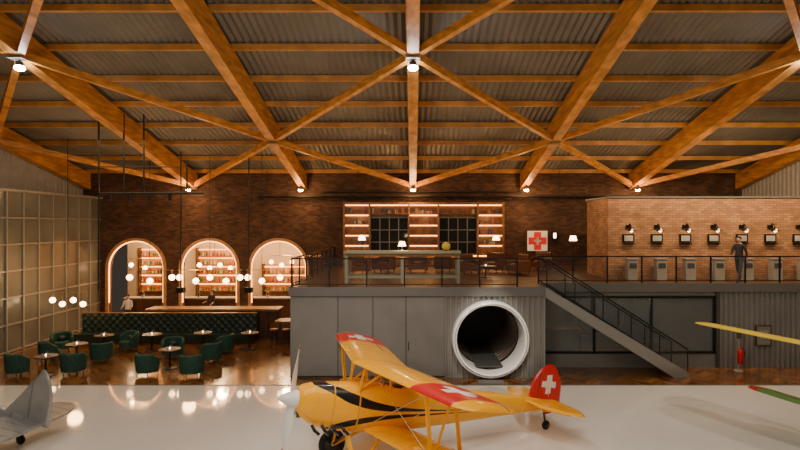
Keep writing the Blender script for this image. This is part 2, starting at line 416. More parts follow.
for i in range(nx):
    for j in range(nz): a=i*(nz+1)+j; fs.append((a,a+nz+1,a+nz+2,a+1))
m.add(vs,fs,green2); m.b2((x0,yb-.12,.1),(x1,yb+.02,1.32),green2); m.b2((x0,yb-.16,1.29),(x1,yb+.06,1.35),wooddark)
m.obj('tufted_banquette')
m=MB(); m.b2((-12.9,26.0,0),(-6.6,26.7,1.32),wooddark); m.b2((-13,25.85,1.32),(-6.5,26.85,1.42),woodmid)
for i in range(14): x=-12.7+i*.47; m.b2((x-.01,25.97,.1),(x+.01,26.0,1.15),black)
m.obj('bar_counter')
def stool():
    m=MB(); m.rev([(0,.72),(.18,.72),(.2,.76),(.18,.8),(0,.8)],(0,0,0),woodmid,n=18)
    for a in range(4):
        c,s=cos(a*pi/2+.78),sin(a*pi/2+.78); m.cyl((c*.12,s*.12,.73),(c*.2,s*.2,0),.014,black,n=6)
    m.torus((0,0,.3),.17,.01,black,n=20,k=6)
    for i in range(9):
        t=radians(20+i*17.5); m.cyl((.17*cos(t),.17*sin(t),.76),(.19*cos(t),.19*sin(t),1.02),.012,woodmid,n=6)
    return m
fs_=None
for x in(-6.3,-5.75,-5.2):
    p=(x,24.2,0)
    if fs_ is None: fs_=stool().obj('bar_stool',p)
    else: inst(fs_,p,.5)
m=MB(); m.b2((-6.4,24.9,0),(-4.9,25.6,.95),wooddark); m.b2((-6.45,24.8,.95),(-4.8,25.7,1.02),woodmid); m.obj('service_counter')
# ------------------------------------------------ mezzanine
MZ=3.24; MXL=-4.42; MY=19.16; MX2=4.75; MY2=20.5
m=MB(); m.b2((MXL,MY,MZ-.29),(3.85,YB,MZ),wooddark); m.b2((3.85,MY,MZ-.29),(MX2,YB,MZ),wooddark); m.b2((MX2,MY2,MZ-.29),(XR-.1,YB,MZ),wooddark)
m.obj('mezzanine_floor',flat=True)
m=MB(); m.b2((MXL-.03,MY-.06,MZ-.3),(MX2,MY-.002,MZ+.03),gsteel); m.b2((MX2+.02,MY2-.06,MZ-.3),(XR-.1,MY2-.002,MZ+.03),gsteel); m.b2((MXL-.06,MY,MZ-.3),(MXL-.002,YB,MZ+.03),gsteel); m.obj('trim_2')
xe=(445-413)*MY/F
m=MB()
m.b2((MXL,MY+.06,0),(xe,MY+.2,MZ-.3),gpanel2); m.b2((MXL,MY+.2,0),(MXL+.15,YB,MZ-.3),gpanel)
e=[MXL]+[ (q-413)*MY/F for q in (338,373,406,445)]
for a,b in zip(e,e[1:]): m.b2((a+.015,MY,.08),(b-.015,MY+.06,MZ-.33),gpanel)
for q in (338,406): x=(q-413)*MY/F; m.b2((x+.08,MY-.04,1.0),(x+.11,MY,1.3),black)
m.obj('wall_mezzanine_front',flat=True)
TX,TZ,TR=2.77,1.42,1.24
m=MB()
def hole(x):
    d=abs(x-TX)
    if d>=TR-1e-6: return None
    h=sqrt(TR*TR-d*d); return (TZ-h,TZ+h)
def cy(x): return .07 if int(x/.05+1000)%4<2 else -.0
for a,b in((xe,TX-TR),(TX-TR,TX+TR),(TX+TR,MX2)): strip_wall(m,a,b,.05,0,MZ-.3,hole,MY,MY+.14,gcorr,cy)
m.b2((MX2-.1,MY+.14,0),(MX2,MY2,MZ-.3),gcorr)
m.obj('wall_mezzanine_corrugated',flat=True)
m=MB()
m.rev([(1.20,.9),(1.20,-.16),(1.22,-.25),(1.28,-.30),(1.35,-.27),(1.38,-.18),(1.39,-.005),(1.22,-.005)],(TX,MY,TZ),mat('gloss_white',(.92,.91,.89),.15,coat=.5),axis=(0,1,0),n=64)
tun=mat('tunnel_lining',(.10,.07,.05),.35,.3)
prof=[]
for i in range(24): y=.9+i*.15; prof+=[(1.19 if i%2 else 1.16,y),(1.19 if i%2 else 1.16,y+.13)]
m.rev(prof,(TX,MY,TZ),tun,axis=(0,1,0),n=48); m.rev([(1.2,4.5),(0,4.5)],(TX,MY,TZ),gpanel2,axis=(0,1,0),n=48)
m.b2((TX-.5,MY+.2,TZ-1.09),(TX+.5,MY+4.4,TZ-1.05),gpanel2)
m.torus((TX,MY-.29,TZ),1.285,.015,chrome,axis=(0,1,0),n=64,k=8)
m.obj('round_tunnel_portal')
light('SPOT','portal_fill',(TX-.5,14.0,7.2),1500,NEUT,spot=24,size=.1,target=(TX,MY,TZ))  # added spot with no fixture, whitens the portal ring
light('SPOT','panel_light',(-1.5,15.5,7.2),200,NEUT,spot=60,size=.15,target=(-1.5,MY,1.4))
m=MB(); m.b2((TX-.5,18.4,0),(TX+.4,MY-.32,.03),gsteel); m.obj('entry_ramp')
WX0,WX1=MX2,(718-413)*MY2/F
m=MB(); m.b2((WX0,MY2+.1,0),(WX1,MY2+.2,.55),gpanel); m.b2((WX0,MY2+.1,2.75),(WX1,MY2+.2,MZ-.3),gpanel)
corr(m,WX1,XR-.1,0,MZ-.3,MY2+.08,gcorr,a=.05); m.b2((WX1-.06,MY2,0),(WX1+.06,MY2+.2,MZ-.3),gpanel2)
m.obj('wall_mezzanine_right',flat=True)
m=MB(); m.b2((WX0,MY2+.14,.55),(WX1-.06,MY2+.16,2.75),mat('window_glass',(.3,.33,.32),.03,alpha=.3))
for x in(WX0+.05,7.0,9.2,WX1-.1): m.b2((x-.035,MY2+.06,.55),(x+.035,MY2+.2,2.75),black)
for z in(.58,2.72): m.b2((WX0,MY2+.06,z-.04),(WX1-.06,MY2+.2,z+.04),black)
m.obj('window_1')
m=MB(); m.b2((WX0,25,0),(XR-.2,25.1,MZ-.3),gpanel); m.obj('wall_workshop_back')
m=MB(); m.torus((8.6,24.4,1.5),1.1,.07,gsteel,axis=(0,1,0),n=48); m.b2((7.6,24.1,0),(9.6,24.7,.5),gsteel); m.obj('engine_stand')
m=MB(); m.b2((5.5,23.5,0),(7.3,24.1,.85),gsteel); m.b2((5.4,23.4,.85),(7.4,24.2,.92),woodmid); m.obj('workbench')
light('POINT','workshop_light',(8,22.8,2.6),55,NEUT,size=.3)
m=MB(); ns=18; x0,x1=MX2+.02,9.85; rise=MZ/ns; run=(x1-x0)/ns; ya,yb2=19.25,20.42
for i in range(ns-1):
    z=MZ-(i+1)*rise; x=x0+i*run; m.b2((x,ya,z-.04),(x+run+.03,yb2,z),gsteel); m.b2((x,ya,z),(x+.015,yb2,z+rise-.04),gpanel2)
stairm=mat('stair_stringer',(.32,.315,.29),.4,.3)
for y in(ya-.03,yb2+.03):
    m.add([(x0,y-.03,MZ-.34),(x0,y+.03,MZ-.34),(x0,y+.03,MZ+.02),(x0,y-.03,MZ+.02),(x1+.1,y-.03,0),(x1+.1,y+.03,0),(x1+.1,y+.03,.17),(x1+.1,y-.03,.17),(x1-.45,y-.03,0),(x1-.45,y+.03,0)],
     [(0,3,7,4,8),(1,9,5,6,2),(3,2,6,7),(0,8,9,1),(8,4,5,9),(4,7,6,5),(0,1,2,3)],stairm)
    nP=5
    A=Vector((x0+.05,y,MZ+1.0)); B=Vector((x1+.05,y,1.02))
    m.seg(A,B,.06,.05,black)
    for i in range(nP+1):
        p=A.lerp(B,i/nP); m.cyl(p,(p.x,p.y,max(.0,p.z-1.0)),.022,black,n=8)
    m.seg(A-Vector((0,0,.86)),B-Vector((0,0,.86)),.03,.04,black)
    a_,b_=A-Vector((0,0,.05)),B-Vector((0,0,.05)); d_=Vector((0,0,.8)); m.add([a_,b_,b_-d_,a_-d_],[(0,1,2,3)],railglass)
m.obj('staircase')
def railing(name,a,b,np_,z=MZ,h=1.05):
    m=MB(); a=Vector((a[0],a[1],z));b=Vector((b[0],b[1],z)); up=Vector((0,0,1))
    m.seg(a+up*h,b+up*h,.06,.05,black); m.seg(a+up*.12,b+up*.12,.03,.03,black)
    for i in range(np_+1):
        p=a.lerp(b,i/np_); m.box(p+up*h/2,(.05,.05,h),black)
    m.add([a+up*.12,b+up*.12,b+up*(h-.02),a+up*(h-.02)],[(0,1,2,3)],railglass)
    return m.obj(name)
railing('mezzanine_railing',(MXL+.05,MY+.04),(3.75,MY+.04),6)
railing('mezzanine_railing',(MXL+.05,MY+.1),(MXL+.05,YB-.05),8)
railing('mezzanine_railing',(MX2+.08,MY2+.04),(XR-.2,MY2+.04),10)
BX,BY=8.16,22.3; BZ=6.63
m=MB(); m.b2((BX,BY,MZ),(XR-.12,25.0,BZ),brick_tan); m.obj('wall_brick_volume',flat=True)
m=MB(); m.b2((BX-.05,BY-.05,BZ),(XR-.12,25.05,BZ+.07),gsteel); m.obj('trim_3')
def sconce():
    m=MB(); m.b2((-.11,-.05,.35),(.11,0,.5),black); m.tube([(0,-.03,.42),(0,-.15,.56),(0,-.28,.5),(0,-.34,.38)],.02,black)
    m.rev([(.03,.0),(.05,-.03),(.17,-.14),(.165,-.15),(0,-.10)],(0,-.34,.40),black,n=20); m.sph((0,-.34,.26),.06,globe)
    m.b2((-.24,-.06,-.22),(.24,0,.12),black); m.b2((-.18,-.07,-.17),(.18,-.05,.06),mat('paper_white',(.7,.66,.58),.6)); m.b2((-.24,-.14,-.3),(.24,-.0,-.26),black)
    return m
def plinth():
    m=MB(); m.b2((-.2,-.15,0),(.2,.15,.85),plaster); m.b2((-.23,-.18,.85),(.23,.18,.89),plaster); m.b2((-.15,-.16,.5),(.15,-.15,.7),gpanel2); return m
sc=pl=None
for i in range(8):
    x=(628+i*28.3-413)*BY/F
    if x>XR-.6: break
    if sc is None: sc=sconce().obj('wall_sconce',(x,BY,5.0)); pl=plinth().obj('display_plinth',(x,BY-.35,MZ))
    else: inst(sc,(x,BY,5.0)); inst(pl,(x,BY-.35,MZ))
    light('SPOT','sconce_light',(x,BY-.45,5.35),16,WARM2,spot=130,blend=.9,size=.05,target=(x,BY,4.3))
light('AREA','brick_wash',(13,20.0,8.6),500,WARM2,size=9,size_y=.3,target=(13,22.3,5.2))
light('SPOT','brick_side',(6.3,22.6,7.0),80,WARM2,spot=90,size=.1,target=(8.2,23.5,5.4))
bx0,bx1=(345-413)/18,(502-413)/18; bz=6.62
m=MB(); yb=YB-.02; m.b2((bx0,yb-.08,MZ),(bx1,yb,bz),woodmid); m.b2((bx0-.05,yb-.5,bz),(bx1+.05,yb,bz+.12),woodmid)
cols=[bx0,(370-413)/18,(409-413)/18,(438-413)/18,(477-413)/18,bx1]
for x in cols: m.b2((x-.05,yb-.45,MZ),(x+.05,yb-.08,bz),woodmid)
bk=[mat('book_a',(.3,.1,.05),.6),mat('book_b',(.4,.3,.18),.6),mat('book_c',(.06,.08,.12),.6),mat('book_d',(.2,.12,.07),.6)]
frm=mat('window_bars',(.2,.2,.18),.4)
for ci in range(5):
    a,b=cols[ci]+.05,cols[ci+1]-.05
    win=ci in(1,3)
    zs=[MZ+.05+.56*k for k in range(6)]
    for k,z in enumerate(zs):
        if win and 1<=k<=4 : continue
        m.b2((a,yb-.43,z),(b,yb-.08,z+.04),woodmid); m.b2((a,yb-.13,z+.48),(b,yb-.09,z+.52),glow)
        x=a+.1
        while x<b-.1 and not (win and k==0):
            if random.random()<.5: h=random.uniform(.12,.3); w=random.uniform(.04,.14); m.b2((x,yb-.35,z+.04),(x+w,yb-.15,z+.04+h),random.choice(bk)); x+=w+.01
            else: x+=.2
    if win:
        m.b2((a,yb-.2,MZ+.65),(b,yb-.12,bz-.72),darkglass)
        for q in range(5): xx=a+(b-a)*q/4; m.b2((xx-.025,yb-.24,MZ+.65),(xx+.025,yb-.19,bz-.72),frm)
        for q in range(4): zz=MZ+.65+(bz-.72-MZ-.65)*q/3; m.b2((a,yb-.24,zz-.025),(b,yb-.19,zz+.025),frm)
m.obj('backlit_bookcase')
for x in(bx0+.8,0.7,bx1-.8): light('POINT','bookcase_glow',(x,28.6,5.9),12,WARM,size=.15)
ty=21.0; tx0,tx1=(345-413)*ty/F,(460-413)*ty/F
tm=mat('sage_painted_wood',(.34,.35,.25),.5)
m=MB(); m.b2((tx0,ty-.45,MZ+1.16),(tx1,ty+.45,MZ+1.25),tm); m.b2((tx0+.05,ty-.4,MZ+1.04),(tx1-.05,ty+.4,MZ+1.16),woodmid)
for x in(tx0+.1,(tx0+tx1)/2,tx1-.1):
    for y in(ty-.35,ty+.35): m.box((x,y,MZ+.52),(.12,.1,1.04),tm)
m.b2((tx0+.1,ty-.38,MZ+.2),(tx1-.1,ty-.33,MZ+.28),tm); m.b2((tx0+.1,ty+.33,MZ+.2),(tx1-.1,ty+.38,MZ+.28),tm)
m.obj('high_communal_table')
light('SPOT','table_fill',(-.8,18.3,7.8),260,WARM2,spot=60,size=.15,target=(-.8,21,MZ+.7))  # added spot with no fixture, brightens the dark table
def tlamp(s=1):
    m=MB(); m.rev([(0,0),(.1,0),(.09,.02),(.02,.04),(.02,.22),(0,.22)],(0,0,0),brass,n=16); m.rev([(.10,.36),(.16,.18),(.155,.18),(.095,.36)],(0,0,0),globe,n=20); return m
t1=tlamp().obj('table_lamp',((402-413)*ty/F,ty,MZ+1.25)); 
m=MB(); m.rev([(0,0),(.14,0),(.13,.02),(.015,.04),(.015,1.5),(0,1.5)],(0,0,0),black,n=16); m.rev([(.13,1.72),(.19,1.48),(.185,1.48),(.12,1.72)],(0,0,0),globe,n=20)
fl=m.obj('floor_lamp',((496-413)*27.5/F,27.5,MZ)); inst(fl,((362-413)*27.5/F,27.5,MZ)); inst(fl,((573-413)*26.5/F,26.5,MZ))
light('POINT','lounge_glow',(4,26.8,5.2),30,WARM,size=.15)
def armchair(mt):
    m=MB()
    m.b2((-.36,-.36,.16),(.36,.3,.42),mt)
    m.sph((0,-.05,.44),.36,mt,sc=(.95,.9,.22)); 
    for x in(-.4,.4): m.b2((x-.07,-.38,.14),(x+.07,.34,.6),mt); m.cyl((x,-.38,.6),(x,.34,.6),.075,mt)
    m.b2((-.42,.26,.14),(.42,.42,.85),mt); m.cyl((-.42,.34,.85),(.42,.34,.85),.08,mt)
    for x in(-.36,.36):
        for y in(-.3,.34): m.cyl((x,y,.16),(x,y,0),.025,wooddark)
    return m
lea=mat('brown_leather',(.16,.06,.025),.4)
ac=None
for px,d,rz in((468,24.5,.4),(492,25.5,-.6),(518,24.5,-1.2),(446,26,2.6),(358,24.5,.5),(384,25.5,-.4),(418,25.5,0),(540,26.5,-.8)):
    p=((px-413)*d/F,d,MZ)
    if ac is None: ac=armchair(lea).obj('leather_armchair',p,(0,0,rz))
    else: inst(ac,p,rz)
m=rtable(.45,.5); ct=m.obj('coffee_table',((485-413)*23.2/F,23.0,MZ)); 
m=MB(); m.sph((0,0,.17),.17,mat('yellow_ball',(.8,.6,.08),.4)); m.rev([(.08,0),(.1,0),(.06,.03)],(0,0,0),black); m.obj('yellow_globe',((446-413)*ty/F,ty,MZ+1.255))
m=MB(); m.b2((-.62,-.06,-.62),(.62,0,.62),wooddark); m.b2((-.55,-.09,-.55),(.55,-.06,.55),mat('sign_cream',(.8,.7,.5),.5,em=(1,.75,.45),es=.4))
sr=mat('sign_red',(.7,.02,.015),.4,em=(.8,.02,.015),es=.4)
m.b2((-.5,-.12,-.2),(.5,-.09,.2),sr); m.b2((-.2,-.121,-.5),(.2,-.091,.5),sr)
m.b2((-.2,-.14,-.055),(.2,-.12,.055),white); m.b2((-.055,-.141,-.2),(.055,-.121,.2),white)
m.obj('swiss_cross_sign',((537-413)*YB/F,YB-.001,4.62))
m=MB(); m.b2((-.15,-.1,-.3),(.15,0,.3),black); m.cyl((0,-.1,-.12),(0,-.1,.15),.07,globe); m.obj('wall_lantern',((575-413)*25.8/F,YB-.001,4.9))
m=MB(); p=PF(741,372)
m.rev([(0,0),(.16,0),(.15,.03),(.03,.05),(.03,1.25),(0,1.25)],(0,0,0),plaster,n=16); m.rev([(0,.3),(.09,.3),(.1,.36),(.1,.75),(.07,.83),(.03,.86),(.03,.92),(0,.92)],(0,-.12,0),red,n=18)
m.b2((-.12,-.03,1.2),(.12,0,1.5),plaster); m.b2((-.1,-.04,1.22),(.1,-.03,1.48),gpanel2); m.tube([(0,-.12,.9),(.1,-.16,.85),(.13,-.16,.6)],.014,black)
m.obj('fire_extinguisher_stand',(p.x,20.1,0))
m=MB(); m.b2((-.3,-.05,-.4),(.3,0,.4),wooddark); m.b2((-.25,-.06,-.35),(.25,-.05,.35),gpanel); m.b2((-.15,-.065,-.1),(.15,-.06,.2),plaster); m.obj('framed_poster',((763-413)*MY2/F,MY2+.025,1.25))
# ------------------------------------------------ aircraft
def airfoil(n=22,t=.13):
    up=[];lo=[]
    for i in range(n+1):
        x=.5*(1-cos(pi*i/n)); y=5*t*(.2969*sqrt(x)-.126*x-.3516*x*x+.2843*x**3-.1015*x**4)
        cam=.04*4*x*(1-x)*.7; up.append((x,y+cam)); lo.append((x,-y*.6+cam))
    return up+lo[::-1][1:-1]
AF=airfoil(); AFF=airfoil(44)
def wing(m,xle,z,chord,half,sweep,dih,y0,mt,matfn,side,step=.05,tipr=.5,af=None):
    af=af or AF; n=int((half-y0)/step); rings=[]
    for i in range(n+1):
        y=y0+(half-y0)*i/n; q=max(0,(y-(half-tipr))/tipr); s=sqrt(max(0.0004,1-q*q))*.75+.25 if q>0 else 1
        if i==n: s=.25
        c=chord*s; xl=xle+sweep*y+(chord-c)*.45; zz=z+dih*y
        rings.append([(xl+c*a,side*y,zz+c*b*(.6+.4*s)) for a,b in af])
    m.loft(rings,mt,matfn)
def fus(m,st,mt,matfn,n=48,step=.05,ex=2.5):
    x0,x1=st[0][0],st[-1][0]; k=int((x1-x0)/step); rings=[]
    def it(x):
        for a,b in zip(st,st[1:]):
            if x<=b[0]+1e-9:
                t=(x-a[0])/(b[0]-a[0]); t=max(0,min(1,t)); return [a[j]+(b[j]-a[j])*t for j in range(1,4)]
    for i in range(k+1):
        x=x0+(x1-x0)*i/k; zc,w,h=it(min(x,st[-1][0])); r=[]
        for j in range(n):
            t=2*pi*j/n; c,s=cos(t),sin(t); r.append((x,w*math.copysign(abs(c)**(2/ex),c),zc+h*math.copysign(abs(s)**(2/ex),s)))
        rings.append(r)
    m.loft(rings,mt,matfn); return it
def plate(m,x0,x1,zlo,zhi,th,mt,matfn,horiz=False,z0=0,step=.025,nz=40):
    n=int((x1-x0)/step)
    for sd in(-1,1):
        vs=[];fs=[];ms=[]
        for i in range(n+1):
            x=x0+(x1-x0)*i/n; a,b=zlo(x),zhi(x)
            for j in range(nz+1):
                z=a+(b-a)*j/nz; e=min(1,min(j,nz-j)/3,min(i,n-i)/3)*.5*th
                vs.append((x,sd*e,z) if not horiz else (x,z,z0+sd*e))
        for i in range(n):
            for j in range(nz):
                q=i*(nz+1)+j; f=(q,q+nz+1,q+nz+2,q+1); fs.append(f); c=sum((Vector(vs[u]) for u in f),Vector())/4; ms.append(matfn(c) or mt)
        m.add(vs,fs,ms)
def wheel(m,c,r,hub):
    c=Vector(c); m.torus(c,r*.76,r*.24,rubber,axis=(0,1,0),n=28,k=10); m.rev([(0,-.07),(r*.3,-.07),(r*.6,-.04),(r*.6,.04),(r*.3,.07),(0,.07)],c,hub,axis=(0,1,0),n=24)
def prop(m,x,z,R,ang,tip):
    for s in(0,pi):
        rings=[]
        for i in range(15):
            t=i/14; r=.1+(R-.1)*t; w=.05+.075*sin(pi*min(1,t*1.15+.05))**.7 if t<.87 else .05+.05*sqrt(max(0,1-((t-.87)/.13)**2)); tw=radians(55-38*t)
            th=.03*(1-.7*t); ring=[]
            for k in range(10):
                a=2*pi*k/10; u=w*cos(a); v=th*sin(a); X=u*sin(tw)*.9+v*cos(tw); Yy=u*cos(tw)-v*sin(tw)
                q=Vector((X,Yy,r)); q=Matrix.Rotation(ang+s,3,'X')@q; ring.append((x+q.x,q.y,z+q.z))
            rings.append(ring)
        def mf(c):
            rr=sqrt(c.y**2+(c.z-z)**2); return tip if rr>R*.95 else None
        m.loft(rings,white,mf)
def cross(u,v,s):
    return (abs(u)<s and abs(v)<s*.32) or (abs(v)<s and abs(u)<s*.32)
PITCH=radians(10)
paint=stripemat('biplane_fuselage_paint',AO,(.012,.012,.014),[
  ([(-1.0,1.99),(-.6,1.95),(-.1,1.82),(.5,1.66),(1.3,1.57),(3.0,1.56)],[(-1.0,1.93),(-.6,1.80),(-.1,1.60),(.5,1.50),(1.3,1.50),(3.0,1.55)]),
  ([(-.75,.95),(-.4,1.18),(.1,1.32),(.8,1.41),(1.6,1.45),(3.0,1.50)],[(-.75,.85),(-.4,1.02),(.1,1.18),(.8,1.32),(1.6,1.40),(3.0,1.49)]),
  ],-1.3,5.8,.8,2.2)
def biplane(loc,yaw):
    m=MB()
    st=[(-1.28,1.58,.20,.22),(-1.2,1.56,.27,.32),(-1.0,1.52,.32,.42),(-.6,1.47,.36,.50),(0,1.46,.40,.54),(.8,1.48,.43,.55),(1.6,1.51,.41,.50),(2.5,1.55,.34,.42),(3.5,1.59,.25,.33),(4.6,1.64,.15,.23),(5.4,1.67,.07,.15),(5.75,1.68,.03,.1)]
    def fm(c):
        x,y,z=c
        if z>1.86 and x>0:
            for cx in(.95,1.95):
                if ((x-cx)/.33)**2+(y/.24)**2<1: return blackp
        if abs(x+.55)<.012 or abs(x-.02)<.012: return orangeR
    fus(m,st,paint,fm,n=72,step=.03)
    m.rev([(0,-.42),(.05,-.38),(.12,-.25),(.17,-.1),(.19,0),(.19,.03)],(-1.28,0,1.58),white,axis=(1,0,0),n=28)
    m.cyl((-1.26,0,1.27),(-1.15,0,1.27),.09,blackp,n=16)
    for i in range(4): x=-.95+i*.22; m.tube([(x,-.3,1.12),(x+.04,-.42,1.05),(x+.14,-.46,.98)],.035,blackp,n=8)
    prop(m,-1.4,1.58,1.12,radians(-3),red)
    for cx in(.95,1.95):
        pts=[(cx+.35*cos(t),.25*sin(t),1.99+.02-.10*abs(sin(t))**2) for t in [2*pi*i/24 for i in range(25)]]
        m.tube(pts,.025,blackp,n=6)
        for a,b in(((cx-.36,-.2),(cx-.44,0)),((cx-.44,0),(cx-.36,.2))):
            m.add([(a[0],a[1],1.95),(b[0],b[1],1.98),(b[0]+.08,b[1],2.22),(a[0]+.08,a[1]*.9,2.18)],[(0,1,2,3)],clear)
            m.tube([(a[0],a[1],1.95),(a[0]+.08,a[1]*.9,2.18),(b[0]+.08,b[1],2.22)],.01,blackp,n=5)
        m.sph((cx+.25,0,1.98),.13,lea,sc=(.5,1,.9))
    def wm(half):
        def f(c):
            ay=abs(c.y); xc=.19*ay-.15
            if half-1.5<ay<half-.35:
                if cross(c.x-(xc+.66),ay-(half-.95),.36): return white
                return red
            if (ay/.36)%1<.1: return orangeR
            if abs(c.x-(xc+1.02))<.018 and ay>1.2: return blackp
        return f
    for s in(-1,1): wing(m,-.15,2.42,1.35,3.65,.19,.015,0,orange,wm(3.65),s,step=.03,af=AFF)
    def wl(c):
        if (abs(c.y)/.36)%1<.1: return orangeR
    for s in(-1,1): wing(m,.15,1.02,1.3,3.55,.19,.06,.3,orange,wl,s,step=.04)
    for s in(-1,1):
        m.seg((.0,s*.3,1.9),(.0,s*.4,2.44),.03,.07,orange); m.seg((.75,s*.3,1.95),(.62,s*.4,2.44),.03,.07,orange); m.seg((.0,s*.3,1.92),(.62,s*.4,2.44),.02,.05,orange)
        y=2.5; m.seg((.42,s*y,2.46),(.75,s*y,1.2),.03,.08,orange); m.seg((1.05,s*y,2.46),(1.4,s*y,1.2),.03,.08,orange); m.seg((1.0,s*y,2.46),(.78,s*y,1.2),.02,.05,orange)
        m.cyl((.1,s*.42,2.42),(.75,s*y,1.22),.008,chrome,n=5); m.cyl((.1,s*.42,1.1),(.45,s*y,2.45),.008,chrome,n=5); m.cyl((.9,s*.42,1.1),(1.0,s*y,2.45),.008,chrome,n=5)
        m.seg((-.15,s*.3,1.0),(0,s*.82,.33),.05,.09,orange); m.seg((.75,s*.3,1.0),(.05,s*.82,.33),.04,.07,orange); m.cyl((0,s*.05,.8),(0,s*.82,.33),.03,blackp)
        m.cyl((0,s*.78,.33),(0,s*.93,.33),.04,chrome); wheel(m,(0,s*.86,.33),.33,blackp)
        m.cyl((4.9,s*.1,1.5),(5.25,s*.9,1.74),.015,orange,n=6)
    cx=5.55
    def zh(x): 
        return 1.78+.95*sqrt(max(0.0,1-((x-cx)/(.62 if x<cx else .46))**2))
    def zl(x): return 1.72 if x<cx else 1.78-.38*sqrt(max(0,1-((x-cx)/.46)**2))
    def rm(c):
        if cross(c.x-5.52,c.z-2.2,.25): return white
        if abs(c.x-5.2)<.012: return blackp
    plate(m,cx-.62,cx+.46,zl,zh,.09,red,rm)
    def yh(x): t=(x-4.75)/1.1; return max(.02,1.4*sqrt(max(0,1-((t-.72)/.74)**2)) if t<.72 else 1.4*sqrt(max(0,1-((t-.72)/.32)**2)))
    def hm(c):
        if abs(c.x-5.35)<.02: return orangeR
    plate(m,4.75,5.85,lambda x:-yh(x),yh,.09,orange,hm,horiz=True,z0=1.76,nz=60)
    m.cyl((5.45,0,1.6),(5.62,0,1.16),.03,blackp); wheel(m,(5.64,0,1.0+.12),.125,blackp)
    return m.obj('biplane',loc,(0,PITCH,yaw),ang=40)
biplane((-1.6,11.85,0),math.atan2(.404,.914)+radians(2))
def mono(body,rib):
    m=MB()
    st=[(-1.25,1.5,.3,.32),(-1.0,1.48,.42,.46),(0,1.45,.45,.52),(1.5,1.48,.42,.5),(3,1.54,.28,.36),(4.5,1.6,.14,.22),(5.4,1.64,.05,.12)]
    fus(m,st,body,lambda c: rib if (c.x%.7)<.03 else None,n=36,step=.08)
    m.rev([(0,-.35),(.1,-.22),(.17,0)],(-1.25,0,1.5),body,axis=(1,0,0),n=20); prop(m,-1.35,1.5,1.0,radians(80),red)
    return m
m=mono(yellow,orangeR)
P0=Vector((10.6,11.15,0)); yaw2=math.atan2(.47,.88)
for s in(-1,1):
    wing(m,-.2,2.46,1.05,5.4,.0,.024,0,yellow,lambda c: orangeR if (abs(c.y)/.4)%1<.08 else None,s,step=.08,tipr=.7)
    wing(m,.0,.92,1.0,3.8,.0,.05,.3,greenp,lambda c: red if abs(c.y)>3.4 else None,s,step=.08,tipr=.5)
    m.seg((.1,s*.3,1.9),(.1,s*.4,2.55),.04,.07,yellow); m.seg((.7,s*.3,1.9),(.6,s*.4,2.55),.04,.07,yellow); m.seg((.2,s*2.2,1.1),(.2,s*2.3,2.55),.04,.08,yellow); m.seg((.7,s*2.2,1.1),(.6,s*2.3,2.55),.04,.08,yellow)
    m.seg((0,s*.3,1.0),(0,s*.8,.33),.05,.09,yellow); wheel(m,(0,s*.86,.33),.33,yellow)
plate(m,4.7,5.7,lambda x:1.65,lambda x:1.7+.9*sqrt(max(0,1-((x-5.2)/.5)**2)),.08,red,lambda c:None)
plate(m,4.6,5.5,lambda x:-1.3*sqrt(max(.01,1-((x-5.1)/.51)**2)),lambda x:1.3*sqrt(max(.01,1-((x-5.1)/.51)**2)),.08,yellow,lambda c:None,horiz=True,z0=1.72)
m.cyl((5.2,0,1.55),(5.35,0,1.1),.03,blackp); wheel(m,(5.37,0,1.07),.12,blackp)
m.obj('yellow_aircraft',P0,(0,PITCH,yaw2),ang=40)
light('SPOT','added_aircraft_spot',(10.5,13.5,11),600,NEUT,spot=60,blend=.5,size=.15,target=(9.5,13.5,0))  # added lamp, put in to cast the wing shadow on the floor
m=MB(); st=[(-1.3,1.5,.3,.35),(-.8,1.48,.45,.5),(0,1.45,.48,.55),(1.5,1.48,.45,.52),(3,1.52,.32,.40),(4.5,1.52,.16,.24),(5.45,1.52,.05,.12)]
fus(m,st,silver,lambda c: silverR if (c.x%.35)<.05 else None,n=40,step=.05)
for s in(-1,1):
    wing(m,-.1,1.05,1.6,2.9,.05,.05,.3,silver,lambda c: silverR if (abs(c.y)/.35)%1<.1 else None,s,step=.07)
    m.seg((0,s*.8,1.1),(0,s*.95,.33),.08,.1,silver); wheel(m,(0,s*.95,.33),.33,silver)
m.rev([(0,-.4),(.12,-.25),(.2,0)],(-1.3,0,1.5),silver,axis=(1,0,0),n=20); prop(m,-1.4,1.5,1.0,.3,red)
def fh(x):
    t=(x-4.55)/1.0
    return 1.6+1.32*max(0,min(1,t))**1.15 if x<5.55 else 1.6+1.32*sqrt(max(0,1-((x-5.55)/.4)**2))
plate(m,4.55,5.95,lambda x:1.5,fh,.08,silver,lambda c: silverR if abs(c.x-5.35)<.02 else None)
def sh(x): t=(x-4.7)/1.1; return 1.5*sqrt(max(.005,1-((t-.65)/.67)**2)) if t<.65 else 1.5*sqrt(max(.005,1-((t-.65)/.37)**2))
plate(m,4.7,5.8,lambda x:-sh(x),sh,.08,silver,lambda c: silverR if (abs(c.y)%.3)<.04 else None,horiz=True,z0=1.55,nz=60)
m.cyl((5.1,0,1.4),(5.2,0,1.1),.03,blackp); wheel(m,(5.22,0,.95+.1),.125,blackp)
m.obj('silver_aircraft',(-15.1,14.1,0),(0,PITCH,radians(-8)),ang=40)
